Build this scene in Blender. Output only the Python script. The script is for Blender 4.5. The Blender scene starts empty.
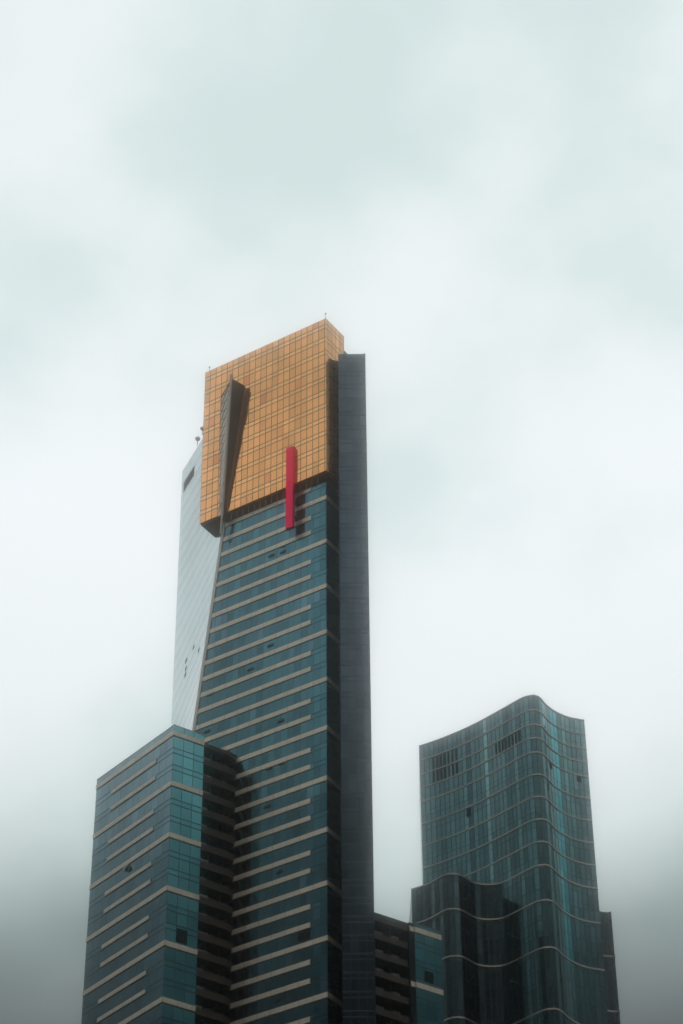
import bpy, math, random
from mathutils import Vector, Matrix
random.seed(7)
R = math.radians
scene = bpy.context.scene
col = scene.collection

# ------------------------------------------------------------------ helpers
def V(x, y, z=0.0): return Vector((x, y, z))
def hd(a): return V(math.cos(R(a)), math.sin(R(a)))           # horizontal unit direction
def lerp(a, b, t): return a + (b - a) * t

class MB:
    """collects quads with UVs in metres; build() links them as ONE mesh object"""
    def __init__(s): s.v = []; s.f = []; s.uv = []; s.mi = []; s.smooth = []
    def poly(s, pts, uvs=None, mi=0):
        n = len(s.v); s.v += [tuple(p) for p in pts]
        s.f.append(tuple(range(n, n + len(pts)))); s.mi.append(mi)
        s.uv += uvs if uvs else [(p[0], p[1]) for p in pts]
    def wall(s, a, b, z0, z1, u0=0.0, mi=0, rev=False):
        L = (V(b.x, b.y) - V(a.x, a.y)).length
        p = [V(a.x, a.y, z0), V(b.x, b.y, z0), V(b.x, b.y, z1), V(a.x, a.y, z1)]
        w = [(u0, z0), (u0 + L, z0), (u0 + L, z1), (u0, z1)]
        if rev: p.reverse(); w.reverse()
        s.poly(p, w, mi)
    def prism(s, plan, z0, z1, mi=0, cap=True, u0=0.0):
        """plan: counter-clockwise list of points (seen from above)"""
        n = len(plan); u = u0
        for i in range(n):
            a, b = plan[i], plan[(i + 1) % n]
            s.wall(a, b, z0, z1, u, mi); u += (V(b.x, b.y) - V(a.x, a.y)).length
        if cap:
            s.poly([V(p.x, p.y, z1) for p in plan], None, mi)
            s.poly([V(p.x, p.y, z0) for p in reversed(plan)], None, mi)
    def obox(s, o, da, dn, a0, a1, n0, n1, z0, z1, mi=0):
        """box: a along da, n along dn (outward), z up"""
        P = [o + da * a + dn * n for a, n in ((a0, n0), (a0, n1), (a1, n1), (a1, n0))]
        area = sum(P[i].x * P[(i + 1) % 4].y - P[(i + 1) % 4].x * P[i].y for i in range(4))
        if area < 0: P.reverse()
        n = 4
        for i in range(4):
            a, b = P[i], P[(i + 1) % 4]
            # u follows the wall direction so that seams line up with the wall
            ua, ub = (a - o).dot(da), (b - o).dot(da)
            if abs(ua - ub) < 1e-6: ua, ub = (a - o).dot(dn) + .35, (b - o).dot(dn) + .35
            s.poly([V(a.x, a.y, z0), V(b.x, b.y, z0), V(b.x, b.y, z1), V(a.x, a.y, z1)],
                   [(ua, z0), (ub, z0), (ub, z1), (ua, z1)], mi)
        s.poly([V(p.x, p.y, z1) for p in P], None, mi)
        s.poly([V(p.x, p.y, z0) for p in reversed(P)], None, mi)
    def tube(s, p0, p1, r0, r1, n=8, mi=0):
        ax = (p1 - p0).normalized()
        t = ax.orthogonal().normalized(); b = ax.cross(t)
        A = [p0 + (t * math.cos(k * 2 * math.pi / n) + b * math.sin(k * 2 * math.pi / n)) * r0 for k in range(n)]
        B = [p1 + (t * math.cos(k * 2 * math.pi / n) + b * math.sin(k * 2 * math.pi / n)) * r1 for k in range(n)]
        for k in range(n):
            j = (k + 1) % n; s.poly([A[k], A[j], B[j], B[k]], None, mi)
        s.poly(B, None, mi); s.poly(list(reversed(A)), None, mi)
    def ball(s, c, r, n=12, m=8, sz=1.0, mi=0):
        def pt(i, j):
            th = math.pi * j / m; ph = 2 * math.pi * i / n
            return c + V(r * math.sin(th) * math.cos(ph), r * math.sin(th) * math.sin(ph), r * sz * math.cos(th))
        for i in range(n):
            for j in range(m):
                q = [pt(i, j), pt(i, j + 1), pt(i + 1, j + 1), pt(i + 1, j)]
                if j == 0: q = [q[0], q[1], q[2]]
                elif j == m - 1: q = [q[0], q[1], q[3]]
                s.poly(q, None, mi)
    def build(s, name, mats, parent=None):
        if not isinstance(mats, (list, tuple)): mats = [mats]
        me = bpy.data.meshes.new(name)
        off = parent_loc(parent)
        me.from_pydata([(x - off.x, y - off.y, z - off.z) for x, y, z in s.v], [], s.f)
        uvl = me.uv_layers.new(name='UVMap')
        for i, w in enumerate(s.uv): uvl.data[i].uv = w
        for m in mats: me.materials.append(m)
        for p, k in zip(me.polygons, s.mi): p.material_index = k
        me.update()
        o = bpy.data.objects.new(name, me); col.objects.link(o)
        if parent: o.parent = parent
        return o

def parent_loc(p):
    v = V(0, 0, 0)
    while p: v = v + p.location; p = p.parent
    return v

def thing(name, loc, label, cat, group=None):
    o = bpy.data.objects.new(name, None); col.objects.link(o); o.location = loc
    o.empty_display_size = 5
    o['label'] = label; o['category'] = cat
    if group: o['group'] = group
    return o

def struct(o, kind='structure'): o['kind'] = kind; return o

# ------------------------------------------------------------------ material helpers
class NT:
    def __init__(s, name):
        s.m = bpy.data.materials.new(name); s.m.use_nodes = True
        s.t = s.m.node_tree; s.t.nodes.clear()
        s.out = s.t.nodes.new('ShaderNodeOutputMaterial')
    def n(s, typ, **k):
        x = s.t.nodes.new(typ)
        for a, b in k.items(): setattr(x, a, b)
        return x
    def lk(s, a, b): s.t.links.new(a, b)
    def put(s, sock, v):
        if isinstance(v, bpy.types.NodeSocket): s.lk(v, sock)
        else: sock.default_value = v
    def math(s, op, a, b=None, c=None, clamp=False):
        x = s.n('ShaderNodeMath', operation=op); x.use_clamp = clamp
        s.put(x.inputs[0], a)
        if b is not None: s.put(x.inputs[1], b)
        if c is not None: s.put(x.inputs[2], c)
        return x.outputs[0]
    def vmath(s, op, a, b=None, scale=None):
        x = s.n('ShaderNodeVectorMath', operation=op)
        s.put(x.inputs[0], a)
        if b is not None: s.put(x.inputs[1], b)
        if scale is not None: s.put(x.inputs['Scale'], scale)
        return x.outputs[0]
    def mix(s, f, a, b, blend='MIX'):
        x = s.n('ShaderNodeMix', data_type='RGBA', blend_type=blend)
        s.put(x.inputs[0], f); s.put(x.inputs[6], a); s.put(x.inputs[7], b)
        return x.outputs[2]
    def uv(s):
        x = s.n('ShaderNodeUVMap', uv_map='UVMap'); y = s.n('ShaderNodeSeparateXYZ'); s.lk(x.outputs[0], y.inputs[0])
        return x.outputs[0], y.outputs[0], y.outputs[1]
    def comb(s, a, b, c=0.0):
        x = s.n('ShaderNodeCombineXYZ'); s.put(x.inputs[0], a); s.put(x.inputs[1], b); s.put(x.inputs[2], c); return x.outputs[0]
    def white(s, v):
        x = s.n('ShaderNodeTexWhiteNoise', noise_dimensions='3D'); s.lk(v, x.inputs['Vector']); return x.outputs['Value'], x.outputs['Color']
    def noise(s, v, scale, detail=3, rough=.5):
        x = s.n('ShaderNodeTexNoise'); s.put(x.inputs['Vector'], v)
        x.inputs['Scale'].default_value = scale; x.inputs['Detail'].default_value = detail; x.inputs['Roughness'].default_value = rough
        return x.outputs['Fac'], x.outputs['Color']
    def line(s, x, period, pos, w):
        """1 on a line of width w centred at pos (mod period)"""
        a = s.math('SUBTRACT', x, pos - period / 2)
        a = s.math('FLOORED_MODULO', a, period)
        a = s.math('ABSOLUTE', s.math('SUBTRACT', a, period / 2))
        return s.math('LESS_THAN', a, w / 2)

def c4(c): return (c[0], c[1], c[2], 1.0)

def curtain(name, tint, du=1.25, dv=3.14, v0=0.0, hl=((0.0, .1),), vl=.07, line_col=(.01, .012, .014),
            var=.25, colvar=.0, tilt=.006, rough=.07, spandrel=None, spandrel_col=None, accents=None, warp=.004, metallic=1.0, linemix=.85, u0=0.0, red=None, fine=None, colaccent=0):
    """curtain-wall glass: mirror-tinted panels, dark joints, each panel a hair out of plane"""
    N = NT(name)
    uvv, u, v = N.uv()
    u = N.math('SUBTRACT', u, u0); v = N.math('SUBTRACT', v, v0)
    iu = N.math('FLOOR', N.math('DIVIDE', u, du)); iv = N.math('FLOOR', N.math('DIVIDE', v, dv))
    wv, wc = N.white(N.comb(iu, iv, 3.3))
    cv, cc = N.white(N.comb(iu, 0.0, 7.7))
    geo = N.n('ShaderNodeNewGeometry')
    nv, nc = N.noise(geo.outputs['Position'], .06, 3)
    # colour: tint * (panel variation) * (column variation) * (soft drift)
    k = N.math('MULTIPLY_ADD', wv, var, 1 - var / 2)
    if colvar: k = N.math('MULTIPLY', k, N.math('MULTIPLY_ADD', cv, colvar, 1 - colvar / 2))
    k = N.math('MULTIPLY', k, N.math('MULTIPLY_ADD', nv, .5, .75))
    if colaccent: k = N.math('MULTIPLY', k, N.math('MULTIPLY_ADD', N.math('GREATER_THAN', N.white(N.comb(iu, 2.0, 5.1))[0], 1 - colaccent), .9, 1.0))
    kc = N.comb(k, k, k)
    base = c4(tint)
    if accents:                                         # a few panels whose blinds or coating differ
        sel = N.math('GREATER_THAN', N.white(N.comb(iu, iv, 9.1))[0], 1 - accents[1])
        base = N.mix(sel, base, c4(accents[0]))
    if spandrel:                                        # opaque strip between two joints
        fv = N.math('FLOORED_MODULO', v, dv)
        sel = N.math('MULTIPLY', N.math('GREATER_THAN', fv, spandrel[0]), N.math('LESS_THAN', fv, spandrel[1]))
        base = N.mix(sel, base, c4(spandrel_col))
    colr = N.mix(1.0, base, kc, 'MULTIPLY')
    ln = N.line(u, du, 0.0, vl)
    for pos, w in hl: ln = N.math('MAXIMUM', ln, N.line(v, dv, pos, w))
    if fine:
        ln = N.math('MAXIMUM', ln, N.math('MULTIPLY', N.line(u, fine[0], 0.0, fine[1]), fine[2]))
    lnf = N.math('MULTIPLY', ln, linemix)
    # small tilt of each panel plus a slow warp of the reflections
    t1 = N.vmath('SCALE', N.vmath('SUBTRACT', wc, (.5, .5, .5)), scale=tilt * 2)
    wn, wnc = N.noise(geo.outputs['Position'], .35, 2)
    t2 = N.vmath('SCALE', N.vmath('SUBTRACT', wnc, (.5, .5, .5)), scale=warp * 2)
    nrm = N.vmath('NORMALIZE', N.vmath('ADD', N.vmath('ADD', geo.outputs['Normal'], t1), t2))
    g = N.n('ShaderNodeBsdfPrincipled')
    N.lk(colr, g.inputs['Base Color']); g.inputs['Metallic'].default_value = metallic
    g.inputs['Roughness'].default_value = rough; N.lk(nrm, g.inputs['Normal'])
    d = N.n('ShaderNodeBsdfPrincipled'); d.inputs['Base Color'].default_value = c4(line_col); d.inputs['Roughness'].default_value = .5
    mx = N.n('ShaderNodeMixShader'); N.lk(lnf, mx.inputs[0]); N.lk(g.outputs[0], mx.inputs[1]); N.lk(d.outputs[0], mx.inputs[2])
    N.lk(mx.outputs[0], N.out.inputs[0])
    return N.m

def cladding(name, c, rough=.35, metallic=.8, seam=2.5, var=.12, stain=.25, scale=.8, spec=.5):
    N = NT(name)
    uvv, u, v = N.uv(); geo = N.n('ShaderNodeNewGeometry')
    nv, _ = N.noise(geo.outputs['Position'], scale, 5, .6)
    mp = N.n('ShaderNodeMapping'); N.lk(geo.outputs['Position'], mp.inputs[0]); mp.inputs['Scale'].default_value = (2.2, 2.2, .25)
    sv, _ = N.noise(mp.outputs[0], 1.0, 4, .6)
    k = N.math('MULTIPLY_ADD', nv, var * 2, 1 - var)
    k = N.math('MULTIPLY', k, N.math('MULTIPLY_ADD', sv, stain * 2, 1 - stain))
    pv, _ = N.white(N.comb(N.math('FLOOR', N.math('DIVIDE', u, seam or 5)), N.math('FLOOR', N.math('DIVIDE', v, 3.14)), 1.0))
    k = N.math('MULTIPLY', k, N.math('MULTIPLY_ADD', pv, .12, .94))
    colr = N.mix(1.0, c4(c), N.comb(k, k, k), 'MULTIPLY')
    if seam:
        colr = N.mix(N.math('MULTIPLY', N.line(u, seam, 0.0, .07), .7), colr, (.03, .028, .025, 1))
    p = N.n('ShaderNodeBsdfPrincipled'); N.lk(colr, p.inputs['Base Color'])
    p.inputs['Metallic'].default_value = metallic; p.inputs['Specular IOR Level'].default_value = spec
    N.lk(N.math('MULTIPLY_ADD', nv, .2, rough - .1), p.inputs['Roughness'])
    N.lk(p.outputs[0], N.out.inputs[0])
    return N.m

# ------------------------------------------------------------------ materials
M = {}
T0 = 264.09; P = 3.14                                    # a floor line of the tall tower, storey height
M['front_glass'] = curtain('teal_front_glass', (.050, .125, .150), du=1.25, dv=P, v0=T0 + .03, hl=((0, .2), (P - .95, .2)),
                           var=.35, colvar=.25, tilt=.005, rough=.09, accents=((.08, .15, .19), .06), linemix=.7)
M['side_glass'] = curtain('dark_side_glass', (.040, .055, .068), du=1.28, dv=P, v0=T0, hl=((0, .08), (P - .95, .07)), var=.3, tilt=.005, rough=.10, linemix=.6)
M['wing_glass'] = curtain('slate_wing_glass', (.046, .064, .080), du=1.2, dv=P, v0=T0, hl=((0, .3), (P - .95, .25)), var=.3, colvar=.2, tilt=.004, rough=.12, linemix=.75, vl=.08)
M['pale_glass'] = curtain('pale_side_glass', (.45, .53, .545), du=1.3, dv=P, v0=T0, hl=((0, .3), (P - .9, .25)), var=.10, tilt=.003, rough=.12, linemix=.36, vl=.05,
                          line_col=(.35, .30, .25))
M['gold_glass'] = curtain('gold_mirror_glass', (.68, .325, .130), du=1.25, dv=P, v0=313.5 - 1.45, hl=((0, .18), (-.92, .18)), var=.24, colvar=.08, tilt=.012, rough=.06, warp=.004,
                          spandrel=(P - .92, P), spandrel_col=(.70, .39, .17), accents=((.62, .24, .11), .035), line_col=(.03, .02, .012), linemix=.95, vl=.13)
M['gold_line'] = M['gold_glass']
M['block_glass'] = curtain('slate_block_glass', (.150, .235, .275), du=1.74, dv=P, v0=226.6, hl=((0, .2), (-.93, .2)), var=.25, tilt=.005, rough=.08, linemix=.85, vl=.1, fine=(.58, .1, .3))
M['teal_glass'] = curtain('bright_teal_glass', (.105, .290, .315), du=1.87, dv=P, v0=226.6, hl=((0, .2), (-.95, .2)), var=.18, colvar=.1, tilt=.005, rough=.08, linemix=.9, vl=.12, fine=(.62, .1, .3))
M['curve_glass'] = curtain('curved_teal_glass', (.130, .222, .236), du=1.0, dv=3.03, v0=255.0, hl=((0, .14), (1.0, .10)), var=.22, colvar=.9, tilt=.006, rough=.09, linemix=.7, vl=.22)
M['low_curve_glass'] = curtain('curved_grey_glass', (.066, .088, .094), du=1.0, dv=3.03, v0=255.0, hl=((0, .14), (1.0, .10)), var=.22, colvar=.9, colaccent=.10, tilt=.006, rough=.09, linemix=.7, vl=.22)
M['streak_curve_glass'] = curtain('turquoise_reflection_glass', (.11, .35, .39), du=1.0, dv=3.03, v0=255.0, hl=((0, .14), (1.0, .10)), var=.2, tilt=.006, rough=.09, linemix=.6, vl=.2)
M['band'] = cladding('champagne_band_cladding', (.60, .51, .41), rough=.38, metallic=.72, seam=2.5)
M['curve_band'] = cladding('slim_band_cladding', (.50, .44, .38), rough=.4, metallic=.6, seam=0)
M['pale_trim'] = cladding('pale_stone_trim', (.58, .54, .48), rough=.5, metallic=.2, seam=0)
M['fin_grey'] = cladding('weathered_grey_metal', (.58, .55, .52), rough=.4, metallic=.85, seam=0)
M['lattice'] = cladding('lattice_brown', (.10, .085, .075), rough=.5, metallic=.2, seam=0)
M['fin_reflection'] = cladding('brown_fin_reflection', (.26, .115, .06), rough=.3, metallic=.6, seam=0)
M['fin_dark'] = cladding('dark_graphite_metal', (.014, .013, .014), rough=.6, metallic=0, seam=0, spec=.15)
M['soffit'] = cladding('black_soffit', (.014, .013, .014), rough=.6, metallic=0, seam=1.25, spec=.1)
M['red'] = cladding('crimson_panel', (.80, .0, .080), rough=.42, metallic=.85, seam=0, var=.05, stain=.05)
M['brown'] = cladding('brown_balcony_metal', (.075, .055, .043), rough=.5, metallic=.2, seam=2.4, spec=.15)
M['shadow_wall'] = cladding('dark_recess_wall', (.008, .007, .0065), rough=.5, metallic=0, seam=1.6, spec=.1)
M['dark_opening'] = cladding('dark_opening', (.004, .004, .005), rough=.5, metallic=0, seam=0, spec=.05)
M['roof'] = cladding('roof_membrane', (.16, .16, .16), rough=.8, metallic=0, seam=0)
M['metal'] = cladding('grey_steel', (.25, .26, .27), rough=.4, metallic=.6, seam=0)
M['rail'] = cladding('smoky_rail_glass', (.16, .15, .14), rough=.25, metallic=.7, seam=1.2)

# ------------------------------------------------------------------ THE TALL TOWER
AF, AS = 147.3, 56.3
C = V(-2.597, 331.99)                                    # front corner
uF, uS = hd(AF), hd(AS)
nF, nS = V(-.5402, -.8415), V(math.sin(R(AS)), -math.cos(R(AS)))             # outward normals of front and side
def FP(s, d=0.0, z=0.0): return V(*(C + uF * s + nF * d).xy, z)
def sl(z): return 21.58 - .1187 * (max(z, 220.0) - 275)  # slanted left edge of the front
Q = V(-30.44, 370.75)                                    # far corner of the pale side
ZB = 311.5

tower = thing('glass_skyscraper', C.copy(), 'tallest tower of dark teal glass with a gold crown and a crimson stripe', 'skyscraper')

# front: strips so that the slanted edge is exact
m = MB()
zs = [0, 220, 275, ZB]
for z0, z1 in zip(zs[:-1], zs[1:]):
    a0, a1 = sl(z0), sl(z1)
    if z0 == 0: a0 = a1 = sl(220)
    m.poly([FP(a0, 0, z0), FP(0, 0, z0), FP(0, 0, z1), FP(a1, 0, z1)], [(a0, z0), (0, z0), (0, z1), (a1, z1)])
m.build('front_wall', M['front_glass'], tower)
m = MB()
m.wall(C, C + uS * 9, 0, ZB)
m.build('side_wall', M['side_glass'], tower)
m = MB()
zp = [0] + [220 + (ZB - 220) * k / 60 for k in range(61)]
for z0, z1 in zip(zp[:-1], zp[1:]):
    a0, a1 = sl(z0), sl(z1)
    if z0 == 0: a0 = a1 = sl(220)
    L0 = (Q - FP(a0)).length; L1 = (Q - FP(a1)).length
    m.poly([V(Q.x, Q.y, z0), FP(a0, 0, z0), FP(a1, 0, z1), V(Q.x, Q.y, z1)], [(L0, z0), (0, z0), (0, z1), (L1, z1)])
m.build('pale_side_wall', M['pale_glass'], tower)
m = MB()
back = [C + uS * 9, V(4.2, 344), V(-22, 364), Q]
for a, b in zip(back[:-1], back[1:]): m.wall(a, b, 0, ZB)
m.build('rear_wall', M['pale_glass'], tower)
m = MB()
m.poly([FP(sl(ZB), 0, ZB), FP(0, 0, ZB), *[V(p.x, p.y, ZB) for p in back]])
m.build('roof', M['roof'], tower)
# pale corner strip along the slanted edge
m = MB()
e0, e1 = 222.0, 279.0
m.poly([FP(sl(e0) + .10, .22, e0), FP(sl(e0) - .45, .22, e0), FP(sl(e1) - .45, .22, e1), FP(sl(e1) + .10, .22, e1)])
m.poly([FP(sl(e0) - .45, .22, e0), FP(sl(e0) - .45, -.1, e0), FP(sl(e1) - .45, -.1, e1), FP(sl(e1) - .45, .22, e1)])
m.poly([FP(sl(e0) + .10, -.3, e0), FP(sl(e0) + .10, .22, e0), FP(sl(e1) + .10, .22, e1), FP(sl(e1) + .10, -.3, e1)])
m.build('corner_strip', M['pale_trim'], tower)

# floor bands: every third runs round the corner, the others stop short of it
def front_bands():
    for j in range(4, -52, -1):
        z1 = T0 + P * j; z0 = z1 - .85
        left = sl(z1) - .35
        if z1 < 223: left = 17.6
        m = MB()
        if j % 3 == 0:
            m.obox(C, uF, nF, -.12, left, -.05, .13, z0, z1)
            m.obox(C, uS, nS, -.04, 3.9, -.05, .12, z0 + .004, z1 - .004)
            m.build('long_floor_band', M['band'], tower)
        else:
            m.obox(C, uF, nF, 3.0, left, -.05, .13, z0, z1)
            m.build('short_floor_band', M['band'], tower)
front_bands()

# awning windows and openings on the front
def awning(s, z, w=1.15, h=.55, tilt=.16):
    m = MB()
    m.obox(C, uF, nF, s - w / 2, s + w / 2, -.02, .03, z - h / 2, z + h / 2)
    o = m.build('open_window', M['dark_opening'], tower)
    q = MB()
    a, b = s - w / 2, s + w / 2
    pts = [FP(a, .05, z + h / 2), FP(b, .05, z + h / 2), FP(b, tilt, z - h / 2 + .1), FP(a, tilt, z - h / 2 + .1)]
    pin = [p - nF * .04 for p in pts]
    q.poly(pts, [(0, 0), (1, 0), (1, 1), (0, 1)]); q.poly(list(reversed(pin)))
    for i in range(4):
        j = (i + 1) % 4; q.poly([pts[j], pts[i], pin[i], pin[j]])
    q.build('sash', M['soffit'], o)
for s, z in ((11.15, 265.3), (8.78, 266.35), (8.78, 265.05), (11.03, 246.4), (14.98, 243.1), (23.3, 241.2), (8.75, 230.5),
             (23.4, 233.9), (10.97, 222.2), (8.61, 222.3), (8.72, 202.5), (8.79, 180.5), (11.2, 215.2)):
    awning(s, z)
m = MB(); m.obox(C, uF, nF, 3.05, 5.15, -.02, .04, 189.05, 191.25)
ov = m.build('vent_opening', M['dark_opening'], tower)
m = MB()
for k in range(7): m.obox(C, uF, nF, 3.1 + k * .3, 3.16 + k * .3, .04, .10, 189.1, 191.2)
m.build('louvre', M['soffit'], ov)

# openings in the pale side
def PP(z, t, d=0.0):
    a = FP(sl(z)); p = a + (Q - a) * t
    dr = (Q - a).normalized(); n = V(dr.y, -dr.x)
    if n.x > 0: n = -n
    p = p + n * d; p.z = z; return p
def pale_patch(z0, z1, t0, t1, d=.03):
    m = MB()
    f = [PP(z0, t1, d), PP(z0, t0, d), PP(z1, t0, d), PP(z1, t1, d)]
    b = [PP(z0, t1, -.02), PP(z0, t0, -.02), PP(z1, t0, -.02), PP(z1, t1, -.02)]
    m.poly(f)
    for i in range(4):
        j = (i + 1) % 4; m.poly([f[j], f[i], b[i], b[j]])
    return m
pale_patch(305.4, 307.7, .79, .965).build('slot_opening', M['soffit'], tower)
for z, t in ((259.6, .453), (255.5, .262), (260.4, .65), (258.5, .643), (257.3, .645)):
    pale_patch(z - .38, z + .38, t - .02, t + .02, .012).build('open_window', M['dark_opening'], tower)

# crown
CC = C + nF * 1.2 + nS * 1.2
def CP(s, d=0.0, z=0.0): return V(*(CC + uF * s + nF * d).xy, z)
crown = None
Z0, Z1 = 277.9, 313.5
cpl = [CP(26.9), CP(.35), CP(.35) + uS * 5.8, CP(26.9) + uS * 5.8]
m = MB()
m.wall(cpl[0], cpl[1], Z0, Z1, 0.0); m.wall(cpl[1], cpl[2], Z0, Z1, 26.55 + .3); m.wall(cpl[2], cpl[3], Z0, Z1); m.wall(cpl[3], cpl[0], Z0, Z1)
crown = m.build('gold_crown', M['gold_glass'], tower)
m = MB(); m.poly([V(p.x, p.y, Z0 + .02) for p in reversed(cpl)]); 
ins = [CP(26.75, -.15), CP(.5, -.15), CP(.5, -.15) + uS * 5.4, CP(26.75, -.15) + uS * 5.4]
m.prism(ins, Z0 - .35, Z0 + .01)
m.build('soffit', M['soffit'], crown)
m = MB(); m.poly([V(p.x, p.y, Z1 - .4) for p in cpl]); m.build('roof_deck', M['roof'], crown)
# hangers between the soffit and the glass below
for k in range(17):
    m = MB(); m.tube(FP(1.2 + k * 1.2, .75, 276.2), FP(1.2 + k * 1.2, .75, Z0 - .3), .05, .05, 6)
    m.build('hanger_rod', M['metal'], crown)

# the wedge fin across the crown
top = dict(A=(17.93, 0), T=(18.8, 2.9), B=(23.1, 0)); bot = dict(A=(21.45, 0), T=(21.6, .5), B=(22.8, 0))
zt, zb = 305.9, 277.6
def WP(k, z, dd=0.0):
    f = (zt - z) / (zt - zb)
    return CP(lerp(top[k][0], bot[k][0], f), lerp(top[k][1], bot[k][1], f) + dd, z)
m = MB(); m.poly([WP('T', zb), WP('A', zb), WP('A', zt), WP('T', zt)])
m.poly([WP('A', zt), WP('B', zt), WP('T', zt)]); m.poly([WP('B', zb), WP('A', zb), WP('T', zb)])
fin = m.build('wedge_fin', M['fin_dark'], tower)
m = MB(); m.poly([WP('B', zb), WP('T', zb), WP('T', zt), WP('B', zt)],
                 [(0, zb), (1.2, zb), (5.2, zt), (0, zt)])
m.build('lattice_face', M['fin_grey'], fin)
m = MB()                                                 # raised lattice ribs on the left face
Fn = (WP('T', zb) - WP('B', zb)).cross(WP('B', zt) - WP('B', zb)).normalized()
if Fn.y > 0: Fn = -Fn
for k in range(15):
    z = zb + 1.2 + k * 1.9
    for za, zc in ((z, min(z + 2.2, zt - .1)), (min(z + 2.2, zt - .1), z)):
        a, b = WP('B', za) + Fn * .05, WP('T', zc) + Fn * .05
        m.tube(a, b, .05, .05, 5)
m.build('lattice_ribs', M['lattice'], fin)
m = MB()                                                 # brown strip painted as the fin's reflection in the gold glass
za, zb_ = zt - .9, zb + 1.2
A0 = lambda z: lerp(top['A'][0], bot['A'][0], (zt - z) / (zt - zb))
wd = lambda z: lerp(.95, .45, (zt - z) / (zt - zb))
def RP(z, k, d): return CP(A0(z) - wd(z) * k, d, z)
zr = zt - 1.1
m.poly([RP(zb_, 0, .12), RP(zb_, 1, .12), RP(zr, 1, .12), RP(za, 0, .12)])
m.poly([RP(zb_, 1, .12), RP(zb_, 1, -.02), RP(zr, 1, -.02), RP(zr, 1, .12)])
m.poly([RP(zr, 1, .12), RP(zr, 1, -.02), RP(za, 0, -.02), RP(za, 0, .12)])
m.build('brown_fin_reflection', M['fin_reflection'], fin)
m = MB()
m.poly([RP(zb_, 1, .2), RP(zb_, 1.35, .2), RP(zr - .1, 1.35, .2), RP(zr, 1, .2)])
m.poly([RP(zb_, 1.35, .2), RP(zb_, 1.35, -.02), RP(zr - .1, 1.35, -.02), RP(zr - .1, 1.35, .2)])
m.poly([RP(zb_, 1, .1), RP(zb_, 1, .2), RP(zr, 1, .2), RP(zr, 1, .1)])
m.build('dark_edge_trim', M['fin_dark'], fin)
m = MB()                                                 # light nosing along the outer edge
a, b = WP('T', zb - 4.3, .1), WP('T', zt + .9, .1)
w = uF * .28
for off in (0,):
    f = [a + w - nF * .25, a - w * .4 - nF * .25, b - w * .4 - nF * .25, b + w - nF * .25]
    g = [p + nF * .3 for p in f]
    m.poly([g[0], g[1], g[2], g[3]])
    for i in range(4):
        j = (i + 1) % 4; m.poly([f[i], f[j], g[j], g[i]])
m.build('nosing', M['pale_trim'], fin)

# red stripe
m = MB(); m.obox(CC, uF, nF, 6.75, 8.2, .02, .72, 268.0, 285.9)
rs = m.build('red_stripe', M['red'], tower)
for z in (271, 274.5, 280, 283.5):
    m = MB(); m.obox(CC, uF, nF, 7.0, 7.7, -1.15 if z < 277.5 else -.05, .02, z, z + .25)
    m.build('bracket', M['soffit'], rs)

# slate wing
W0, WX = V(-.369, 331.9), 4.387
m = MB(); m.prism([W0, V(WX, W0.y), V(WX, 343), V(-.37, 343)], 0, 306.0, cap=False)
wing = m.build('slate_wing', M['wing_glass'], tower)
m = MB(); m.poly([V(W0.x, W0.y, 305.7), V(WX, W0.y, 305.7), V(WX, 343, 305.7), V(-.37, 343, 305.7)]); m.build('wing_roof', M['roof'], wing)
m = MB()                                                 # slim edge fin on the wing's right corner
m.obox(V(WX, W0.y), V(1, 0), V(0, -1), -.12, .06, -.5, .08, 0, 306.1)
m.build('edge_mullion', M['soffit'], wing)
for z in (262.2, 249.0, 238.5, 222.3, 291.5):
    m = MB(); m.poly([V(WX - .15, W0.y - .03, z), V(WX - .15, W0.y - .03, z + 1.9), V(WX - .15, W0.y - .45, z + .1), V(WX - .62, W0.y - .03, z)])
    m.build('open_casement', M['metal'], wing)

# rooftop pieces
def dome_cam(p, r):
    m = MB(); m.tube(p, p + V(0, 0, 1.3), .09, .09, 6); o = m.build('roof_post', M['metal'], tower)
    m = MB(); m.ball(p + V(0, 0, 1.3 + r * .8), r); m.build('dome', M['fin_grey'], o)
dome_cam(PP(311.5, .777) + V(0.2, 0.1, 1.0), .5)
dome_cam(PP(311.5, .70) + V(0.2, .1, 1.6), .48)
for s, h in ((.6, 1.6), (26.2, 1.3)):
    m = MB(); p = CP(s, -.3, Z1 - .1); m.tube(p, p + V(0, 0, h), .07, .04, 6); m.ball(p + V(0, 0, h), .16)
    m.build('beacon', M['metal'], crown)
m = MB(); p = CP(.35) + uS * 5.6; p.z = 305.9
m.obox(V(p.x + .4, p.y + .4, 0), V(1, 0), V(0, 1), 0, .9, 0, .8, 305.7, 307.1); m.build('roof_unit', M['metal'], wing)

# ------------------------------------------------------------------ LEFT BLOCK
AL, AR = 130.5, 33.4
uL, uR = hd(AL), hd(AR)
nR = V(math.sin(R(AR)), -math.cos(R(AR)))
nL = V(-math.sin(R(AL)), math.cos(R(AL)));  nL = -nL if nL.y > 0 else nL
K = V(-26.907, 333.51); ZL = 227.7; LR, LL = 5.58, 20.9
block = thing('glass_building', K.copy(), 'lower building in front of the tallest tower, slate and bright teal glass faces, brown balconies', 'building')
m = MB(); m.wall(K + uL * LL, K, 0, ZL, -LL); 
m.build('slate_wall', M['block_glass'], block)
m = MB(); m.wall(K, K + uR * LR, 0, ZL)
m.build('teal_wall', M['teal_glass'], block)
Rp = K + uR * LR
endB = V(-16.9, 341.0)                                   # where the balcony row meets the tower front
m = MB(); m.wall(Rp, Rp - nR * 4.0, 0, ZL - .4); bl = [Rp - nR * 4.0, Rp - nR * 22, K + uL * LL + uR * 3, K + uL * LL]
for a, b in zip(bl[:-1], bl[1:]): m.wall(a, b, 0, ZL - .4)
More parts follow.
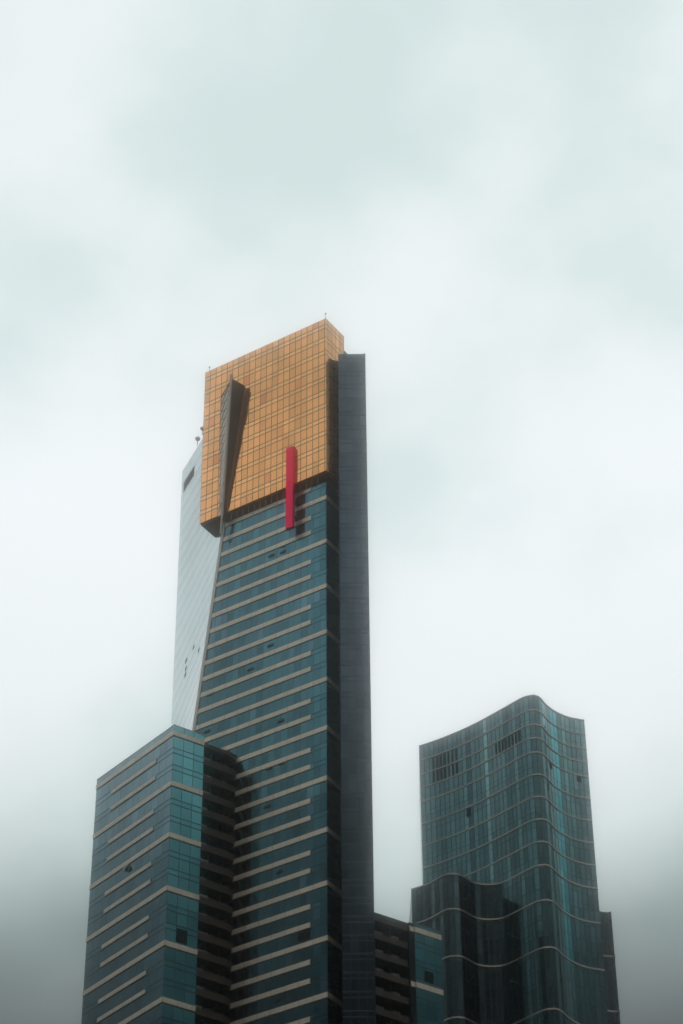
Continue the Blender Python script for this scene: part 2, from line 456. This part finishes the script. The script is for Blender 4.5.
m.build('rear_wall', M['shadow_wall'], block)
m = MB(); m.poly([V(p.x, p.y, ZL - .5) for p in (K, Rp, Rp - nR * 22, K + uL * LL + uR * 3, K + uL * LL)]); m.build('roof', M['roof'], block)
for k in range(0, 40):
    z1 = 226.65 - k * P; z0 = z1 - .82
    m = MB()
    if k % 3 == 0:
        m.obox(K, uL, nL, -.12, LL, -.05, .13, z0, z1); m.obox(K, uR, nR, -.04, LR, -.05, .12, z0 - .05, z1 - .004)
        m.build('long_floor_band', M['band'], block)
    else:
        m.obox(K, uL, nL, 4.38, 16.5, -.05, .13, z0 + .05, z1 - .06)
        m.build('short_floor_band', M['band'], block)
# glass parapet cap
m = MB(); m.obox(K, uL, nL, -.1, LL, -.2, .06, ZL, ZL + .12); m.obox(K, uR, nR, 0, LR, -.2, .05, ZL, ZL + .115); m.build('parapet_cap', M['metal'], block)
# dark square vent in the teal face and one open window on the slate face
m = MB(); m.obox(K, uR, nR, 1.9, 3.75, -.02, .05, 189.3, 191.6); v = m.build('vent_opening', M['dark_opening'], block)
m = MB()
for k in range(6): m.obox(K, uR, nR, 2.0 + k * .3, 2.06 + k * .3, .05, .10, 189.4, 191.5)
m.build('louvre', M['soffit'], v)
m = MB(); m.obox(K, uL, nL, 10.3, 11.4, -.02, .04, 205.9, 207.0); v = m.build('open_window', M['dark_opening'], block)
m = MB(); a = K + uL * 10.3 + nL * .05; b = K + uL * 11.4 + nL * .05
m.poly([V(a.x, a.y, 207), V(b.x, b.y, 207), V(*(b + nL * .6).xy, 206.1), V(*(a + nL * .6).xy, 206.1)])
m.poly([V(a.x, a.y, 206.96), V(*(a + nL * .6).xy, 206.06), V(*(b + nL * .6).xy, 206.06), V(b.x, b.y, 206.96)]); m.build('sash', M['metal'], v)

def balcony(o, d, n, length, z1, parent, roofslab=False, curve=True, h=1.15, depth=2.6, screens=()):
    """slab with an upstand front that rounds off at its far end, built along d from o"""
    pts = []
    ns = 14
    for i in range(ns + 1):
        t = i / ns; a = length * t
        off = 0.0
        if curve:
            q = max(0.0, (t - .7) / .3); off = -.55 * q * q
        pts.append(o + d * a + n * off)
    m = MB()
    z0 = z1 - (.75 if roofslab else h)
    inner = [p - n * .16 for p in pts]
    for i in range(ns):
        m.wall(pts[i], pts[i + 1], z0, z1, i * length / ns)
        if not roofslab: m.wall(inner[i + 1], inner[i], z0 + .2, z1)
        m.poly([V(*pts[i].xy, z1), V(*pts[i + 1].xy, z1), V(*inner[i + 1].xy, z1), V(*inner[i].xy, z1)])
        bk0, bk1 = o + d * (length * i / ns) - n * depth, o + d * (length * (i + 1) / ns) - n * depth
        m.poly([V(*pts[i + 1].xy, z0), V(*pts[i].xy, z0), V(*bk0.xy, z0), V(*bk1.xy, z0)])
        zt_ = z1 if roofslab else z0 + .2
        m.poly([V(*inner[i].xy, zt_), V(*inner[i + 1].xy, zt_), V(*bk1.xy, zt_), V(*bk0.xy, zt_)])
    e = pts[-1]; bk = o + d * length - n * depth
    m.wall(e, bk, z0, z1)
    b = m.build('balcony_slab' if roofslab else 'balcony', M['brown'], parent)
    if not roofslab:
        r = MB()
        for i in range(0, ns): 
            r.wall(pts[i] - n * .06, pts[i + 1] - n * .06, z1 + .12, z1 + .17, 0); r.wall(pts[i + 1] - n * .1, pts[i] - n * .1, z1 + .12, z1 + .17, 0)
            r.poly([V(*(pts[i] - n * .06).xy, z1 + .17), V(*(pts[i + 1] - n * .06).xy, z1 + .17), V(*(pts[i + 1] - n * .1).xy, z1 + .17), V(*(pts[i] - n * .1).xy, z1 + .17)])
        r.build('handrail', M['brown'], b)
        for a0, a1 in screens:
            g = MB(); g.obox(o, d, n, a0, a1, -.12, -.06, z1, z1 + random.uniform(.25, .5)); g.build('glass_screen', M['rail'], b)
    return b
B0 = Rp - nR * .75
Lb = 7.0
balcony(B0, uR, nR, Lb, 226.95, block, roofslab=True)
for k in range(36):
    balcony(B0, uR, nR, Lb, 223.95 - k * P, block, screens=((.15, 1.9 + random.uniform(-.5, .6)),))
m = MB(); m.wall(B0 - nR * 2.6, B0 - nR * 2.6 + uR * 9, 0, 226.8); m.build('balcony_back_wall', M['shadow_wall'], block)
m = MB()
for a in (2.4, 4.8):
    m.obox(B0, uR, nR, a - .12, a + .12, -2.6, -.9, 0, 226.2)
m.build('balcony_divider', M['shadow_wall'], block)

# ------------------------------------------------------------------ RIGHT BLOCK
RB = V(10.649, 339.833); ZR = 195.3
rblock = thing('glass_building', RB.copy(), 'lowest building, narrow teal glass face and dark balconies between the tallest and the wavy tower', 'building')
m = MB(); m.wall(RB, RB + uR * 5.0, 0, ZR); 
m.build('teal_wall', M['teal_glass'], rblock)
m = MB()
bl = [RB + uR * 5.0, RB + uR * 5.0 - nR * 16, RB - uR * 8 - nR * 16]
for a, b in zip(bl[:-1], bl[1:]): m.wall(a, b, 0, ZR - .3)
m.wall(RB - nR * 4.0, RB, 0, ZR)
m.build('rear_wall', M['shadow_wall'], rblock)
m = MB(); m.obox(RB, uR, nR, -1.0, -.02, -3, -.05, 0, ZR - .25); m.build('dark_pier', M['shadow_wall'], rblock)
m = MB(); m.poly([V(p.x, p.y, ZR - .5) for p in (RB - uR * 8, RB + uR * 5, RB + uR * 5.0 - nR * 16, RB - uR * 8 - nR * 16)]); m.build('roof', M['roof'], rblock)
for k in range(0, 12):
    z1 = 194.5 - 9.42 * k
    m = MB(); m.obox(RB, uR, nR, -.05, 5.03, -.05, .12, z1 - .88, z1); m.obox(RB, uR, nR, -.9, -.06, -.04, .02, z1 - .9, z1 - .05)
    m.build('long_floor_band', M['band'], rblock)
m = MB(); m.obox(RB, uR, nR, 1.65, 3.3, -.02, .05, 185.6, 187.5); v = m.build('vent_opening', M['dark_opening'], rblock)
m = MB()
for k in range(5): m.obox(RB, uR, nR, 1.75 + k * .3, 1.81 + k * .3, .05, .10, 185.7, 187.4)
m.build('louvre', M['soffit'], v)
B1 = RB - uR * 8.0 - nR * .35
balcony(B1, uR, nR, 6.95, 194.45, rblock, roofslab=True, curve=False)
for k in range(24):
    balcony(B1, uR, nR, 6.95, 191.55 - k * P, rblock, curve=False, h=1.0, screens=((1.0, 2.4), (4.0, 5.3)))
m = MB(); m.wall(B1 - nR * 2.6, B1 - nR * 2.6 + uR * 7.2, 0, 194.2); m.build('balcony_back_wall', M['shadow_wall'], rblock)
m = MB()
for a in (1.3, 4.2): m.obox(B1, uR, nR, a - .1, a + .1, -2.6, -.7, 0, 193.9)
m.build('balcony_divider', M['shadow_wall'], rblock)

# ------------------------------------------------------------------ WAVY TOWER
def spline(pts, step):
    """Catmull-Rom through pts, resampled to panels of about step metres"""
    P_ = [V(*p) for p in pts]; ext = [P_[0] * 2 - P_[1]] + P_ + [P_[-1] * 2 - P_[-2]]
    dense = []
    for i in range(1, len(ext) - 2):
        a, b, c, d = ext[i - 1], ext[i], ext[i + 1], ext[i + 2]
        for k in range(24):
            t = k / 24
            dense.append(.5 * ((2 * b) + (c - a) * t + (2 * a - 5 * b + 4 * c - d) * t * t + (3 * b - a - 3 * c + d) * t ** 3))
    dense.append(P_[-1])
    L = [0]
    for a, b in zip(dense[:-1], dense[1:]): L.append(L[-1] + (b - a).length)
    n = max(2, round(L[-1] / step)); out = []; j = 0
    for k in range(n + 1):
        s = L[-1] * k / n
        while j < len(L) - 2 and L[j + 1] < s: j += 1
        f = (s - L[j]) / max(1e-9, L[j + 1] - L[j]); out.append(dense[j].lerp(dense[j + 1], f))
    return out
def offset(pl, d):
    out = []
    for i, p in enumerate(pl):
        a = pl[max(0, i - 1)]; b = pl[min(len(pl) - 1, i + 1)]
        t = (b - a).normalized(); out.append(p + V(t.y, -t.x) * d)
    return out
def ribbon(m, pl, z0, z1, u0=0.0, pick=None):
    for i in range(len(pl) - 1):
        a, b = pl[i], pl[i + 1]
        m.poly([V(a.x, a.y, z0), V(b.x, b.y, z0), V(b.x, b.y, z1), V(a.x, a.y, z1)],
               [(u0 + i, z0), (u0 + i + 1, z0), (u0 + i + 1, z1), (u0 + i, z1)], pick((a + b) / 2) if pick else 0)
def strip(m, pl, z0, z1, d):
    o = offset(pl, d); i_ = offset(pl, -.05)
    ribbon(m, o, z0, z1)
    for k in range(len(pl) - 1):
        m.poly([V(*i_[k].xy, z0), V(*i_[k + 1].xy, z0), V(*o[k + 1].xy, z0), V(*o[k].xy, z0)])
        m.poly([V(*o[k].xy, z1), V(*o[k + 1].xy, z1), V(*i_[k + 1].xy, z1), V(*i_[k].xy, z1)])

up = spline([(13.86, 385.71), (17.03, 383.83), (20.94, 381.03), (24.54, 377.95), (28.17, 374.33), (30.17, 372.28), (31.92, 370.50), (33.2, 369.8),
             (34.22, 369.73), (35.2, 370.6), (36.21, 372.5), (37.64, 374.4), (39.3, 375.88), (40.9, 376.85), (42.3, 377.35), (43.52, 377.71)], 1.0)
lo = spline([(11.49, 377.6), (13.38, 376.5), (15.1, 374.95), (16.84, 372.95), (17.96, 372.44), (19.24, 372.57), (20.4, 373.6), (21.75, 375.15),
             (23.2, 375.93), (24.9, 376.12), (26.6, 375.76), (28.35, 374.3), (30.24, 372.23), (31.92, 370.50)], 1.0)
wavy = thing('curved_skyscraper', V(28, 385, 0), 'dark glass tower with a wavy curved front and thin pale floor lines', 'skyscraper')
HW, HL = 258.0, 223.33
# reflection streaks put into the glass colour: two turquoise columns inside the fold
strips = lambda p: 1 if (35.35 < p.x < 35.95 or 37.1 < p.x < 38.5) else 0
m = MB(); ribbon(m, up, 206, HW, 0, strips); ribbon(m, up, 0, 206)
m.build('curved_wall', [M['curve_glass'], M['streak_curve_glass']], wavy)
m = MB(); ribbon(m, lo, 0, HL, 40)
m.build('lower_curved_wall', M['low_curve_glass'], wavy)
m = MB()
bk = [up[-1], V(43.7, 380.0), V(44.3, 402), V(14.2, 402), up[0]]
for a, b in zip(bk[:-1], bk[1:]): m.wall(a, b, 0, HW)
lb = [V(11.2, 396), lo[0]]
m.wall(V(14, 396), V(11.2, 396), 0, HL); m.wall(lb[0], lb[1], 0, HL)
m.build('rear_wall', M['low_curve_glass'], wavy)
m = MB(); m.poly([V(p.x, p.y, HW - .3) for p in up + bk[1:-1]]); m.poly([V(p.x, p.y, HL - .3) for p in lo + [V(31.9, 396), V(11.2, 396)]])
m.build('roof', M['roof'], wavy)
for z in (255.02, 251.95, 249.1, 246.1, 241.5, 236.95, 232.4, 227.9):
    m = MB(); strip(m, up, z - .27, z, .12); m.build('floor_line', M['curve_band'], wavy)
wide = lo[:-1] + [p for p in up if p.x > 31.9]
for z in (223.33, 216.53, 207.6, 196.3, 184.6, 172.5):
    m = MB(); strip(m, wide, z - .30, z, .12); m.build('floor_line', M['curve_band'], wavy)
m = MB(); strip(m, up, HW - .12, HW + .12, .1); m.build('roof_edge', M['metal'], wavy)
# louvre slots near the top
def slots(x0, x1, n, z0, z1):
    m = MB()
    for k in range(n):
        x = lerp(x0, x1, k / (n - 1))
        for a, b in zip(up[:-1], up[1:]):
            if a.x <= x <= b.x and x < 34:
                t = (b - a).normalized(); p = a + (b - a) * ((x - a.x) / (b.x - a.x)); nn = V(t.y, -t.x)
                m.obox(p, t, nn, -.2, .2, -.02, .05, z0, z1)
    m.build('louvre_vent', M['dark_opening'], wavy)
slots(16.3, 20.4, 7, 252.05, 254.6); slots(16.3, 20.4, 7, 249.2, 251.55)
slots(27.2, 31.1, 8, 249.2, 251.55)
def curve_window(x, z, w, h):
    m = MB()
    for a, b in zip(up[:-1], up[1:]):
        if a.x <= x <= b.x:
            t = (b - a).normalized(); p = a + (b - a) * ((x - a.x) / (b.x - a.x)); nn = V(t.y, -t.x)
            m.obox(p, t, nn, -w / 2, w / 2, -.02, .06, z - h / 2, z + h / 2)
            break
    m.build('open_window', M['dark_opening'], wavy)
curve_window(22.1, 240.2, .9, 1.7); curve_window(36.4, 245.3, .9, 1.5); curve_window(41.7, 245.2, .9, 1.4)
# slim rear volume beside the right edge
m = MB()
rp = spline([(43.9, 383.0), (44.6, 390.9), (45.6, 392.2), (46.85, 392.5), (47.3, 393.6), (47.3, 410)], 1.0)
ribbon(m, rp, 0, 227.0); m.poly([V(p.x, p.y, 226.8) for p in rp] + [V(43.9, 410, 226.8)])
m.wall(V(47.3, 410), V(43.9, 410), 0, 227); sidev = m.build('rear_volume', M['low_curve_glass'], wavy)
for z in (218.0, 207.3):
    m = MB(); strip(m, rp, z, z + .3, .1); m.build('floor_line', M['curve_band'], wavy)

# ------------------------------------------------------------------ GROUND
N = NT('city_asphalt'); geo = N.n('ShaderNodeNewGeometry')
nv, _ = N.noise(geo.outputs['Position'], .05, 6, .6); nv2, _ = N.noise(geo.outputs['Position'], 6, 4, .6)
k = N.math('MULTIPLY_ADD', nv, .05, N.math('MULTIPLY_ADD', nv2, .02, .02)); p = N.n('ShaderNodeBsdfPrincipled')
N.lk(N.comb(k, k, k), p.inputs['Base Color']); p.inputs['Roughness'].default_value = .85; N.lk(p.outputs[0], N.out.inputs[0])
m = MB(); m.poly([V(-1900, -1900, 0), V(1900, -1900, 0), V(1900, 1900, 0), V(-1900, 1900, 0)])
struct(m.build('ground', N.m))

# ------------------------------------------------------------------ HAZE
HAZE_DENSITY, HAZE_G = .0011, .9965  # forward-scattering volume added to give the outlines a soft glow
N = NT('glow_mist'); pv = N.n('ShaderNodeVolumePrincipled')
pv.inputs['Color'].default_value = (.97, .985, .985, 1); pv.inputs['Density'].default_value = HAZE_DENSITY
pv.inputs['Anisotropy'].default_value = HAZE_G
N.lk(pv.outputs[0], N.out.inputs['Volume'])
m = MB(); m.prism([V(-1950, -1950), V(1950, -1950), V(1950, 1950), V(-1950, 1950)], -1.0, 318.0)
struct(m.build('haze', N.m), 'stuff')

# ------------------------------------------------------------------ SKY + SUN
MURK_RISE = .02
# bright gaps (+) and thick banks (-) of the overcast: direction, amount, angular size
CLOUDS = [((-.112, .653, .749), .5, .04), ((.024, .72, .694), .45, .03), ((.078, .788, .611), .5, .06), ((-.119, .769, .628), .5, .05), ((.125, .752, .648), .35, .035),
          ((.035, .813, .582), .4, .04), ((-.06, .775, .63), .3, .04), ((-.07, .69, .72), -.2, .05), ((.10, .677, .728), -.3, .06), ((-.121, .711, .693), -.4, .03), ((-.004, .695, .719), -.3, .035)]
SUN_EL, SUN_AZ = 62.0, 215.0                              # azimuth measured from +Y clockwise
w = bpy.data.worlds.new('World'); scene.world = w; w.use_nodes = True
t = w.node_tree; t.nodes.clear()
class WN(NT):
    def __init__(s, tree): s.t = tree; s.out = tree.nodes.new('ShaderNodeOutputWorld')
W_ = WN(t)
sky = W_.n('ShaderNodeTexSky', sky_type='NISHITA'); sky.sun_disc = False
sky.sun_elevation = R(SUN_EL); sky.sun_rotation = R(SUN_AZ); sky.dust_density = 3
tc = W_.n('ShaderNodeTexCoord'); d = W_.vmath('NORMALIZE', tc.outputs['Generated'])
sp = W_.n('ShaderNodeSeparateXYZ'); W_.lk(d, sp.inputs[0])
mp = W_.n('ShaderNodeMapping'); W_.lk(d, mp.inputs[0]); mp.inputs['Scale'].default_value = (1, 1, 1.4); mp.inputs['Location'].default_value = (3.1, .4, 1.7)
n1, _ = W_.noise(mp.outputs[0], 9, 4, .5)
n2, _ = W_.noise(mp.outputs[0], 3, 3, .5)
# murk near the horizon; its unseen rise behind the camera is added to darken reflections
z = W_.math('ADD', sp.outputs[2], W_.math('MULTIPLY_ADD', n1, .05, -.008))
z = W_.math('ADD', z, W_.math('MULTIPLY_ADD', n2, .05, -.025))
z = W_.math('SUBTRACT', z, W_.math('MULTIPLY', W_.math('SUBTRACT', .75, sp.outputs[1], clamp=True), MURK_RISE))
z = W_.math('SUBTRACT', z, W_.math('MULTIPLY', W_.math('MULTIPLY', sp.outputs[1], -1.0, clamp=True), .035))
rm = W_.n('ShaderNodeValToRGB'); W_.lk(z, rm.inputs[0])
stops = [(0, (.025, .028, .029)), (.43, (.045, .05, .051)), (.468, (.115, .134, .134)), (.489, (.205, .238, .237)), (.513, (.31, .365, .36)), (.526, (.48, .55, .54)),
         (.549, (.70, .78, .77)), (.585, (.86, .91, .92)), (.64, (.90, .945, .96)), (.72, (.84, .90, .905)), (.9, (.80, .87, .87)), (1, (.8, .87, .87))]
e = rm.color_ramp.elements
while len(e) > 1: e.remove(e[-1])
e[0].position = stops[0][0]; e[0].color = c4(stops[0][1])
for p_, c_ in stops[1:]:
    q = e.new(p_); q.color = c4(c_)
rm.color_ramp.interpolation = 'LINEAR'
# banks of thicker, greener cloud and brighter gaps
n3, _ = W_.noise(mp.outputs[0], 8.0, 5, .5)
bank = W_.math('MULTIPLY_ADD', n3, 3.0, -1.0)
for dv, amp, wd in CLOUDS:
    dt = W_.n('ShaderNodeVectorMath', operation='DOT_PRODUCT'); W_.lk(d, dt.inputs[0]); dt.inputs[1].default_value = Vector(dv).normalized()
    ex = W_.math('EXPONENT', W_.math('MULTIPLY', W_.math('SUBTRACT', dt.outputs['Value'], 1.0), 2 / wd ** 2))
    bank = W_.math('MULTIPLY_ADD', ex, amp, bank)
mr = W_.n('ShaderNodeMapRange', interpolation_type='SMOOTHSTEP'); W_.lk(bank, mr.inputs[0])
tintc = W_.mix(mr.outputs[0], (.825, .90, .888, 1), (1.07, 1.065, 1.07, 1))
cl = W_.mix(1.0, rm.outputs[0], tintc, 'MULTIPLY')
cl10 = W_.vmath('SCALE', cl, scale=10.0)                 # overcast layer, scaled for a strength of 0.1
mixn = W_.mix(.96, sky.outputs[0], cl10)
bg = W_.n('ShaderNodeBackground'); W_.lk(mixn, bg.inputs[0]); bg.inputs[1].default_value = .1
W_.lk(bg.outputs[0], W_.out.inputs[0])

ld = bpy.data.lights.new('Sun', 'SUN'); ld.energy = .5; ld.angle = R(25); ld.color = (1, .95, .88)
so = bpy.data.objects.new('Sun', ld); col.objects.link(so)
az = R(SUN_AZ); el = R(SUN_EL)
sd = V(math.sin(az) * math.cos(el), math.cos(az) * math.cos(el), math.sin(el))
so.rotation_euler = sd.to_track_quat('Z', 'Y').to_euler(); so.location = (0, -50, 400)

# ------------------------------------------------------------------ CAMERA
cd = bpy.data.cameras.new('Camera'); cam = bpy.data.objects.new('Camera', cd); col.objects.link(cam)
cd.sensor_fit = 'VERTICAL'; cd.sensor_height = 24; cd.sensor_width = 24 * 683 / 1024; cd.lens = 59.0625
cd.clip_start = .1; cd.clip_end = 6000
TH, RO = R(38.930), R(-.440)
f = V(0, math.cos(TH), math.sin(TH)); r = V(1, 0, 0); u = r.cross(f)
r2 = r * math.cos(RO) + u * math.sin(RO); u2 = u * math.cos(RO) - r * math.sin(RO)
cam.matrix_world = Matrix(((r2.x, u2.x, -f.x, 0), (r2.y, u2.y, -f.y, 0), (r2.z, u2.z, -f.z, 1.7), (0, 0, 0, 1)))
scene.camera = cam

scene.render.engine = 'CYCLES'
scene.cycles.volume_bounces = 1
scene.view_settings.view_transform = 'Standard'; scene.view_settings.look = 'None'
scene.view_settings.gamma = 1; scene.view_settings.exposure = 0; scene.view_settings.use_curve_mapping = False
scene.render.resolution_x = 683; scene.render.resolution_y = 1024
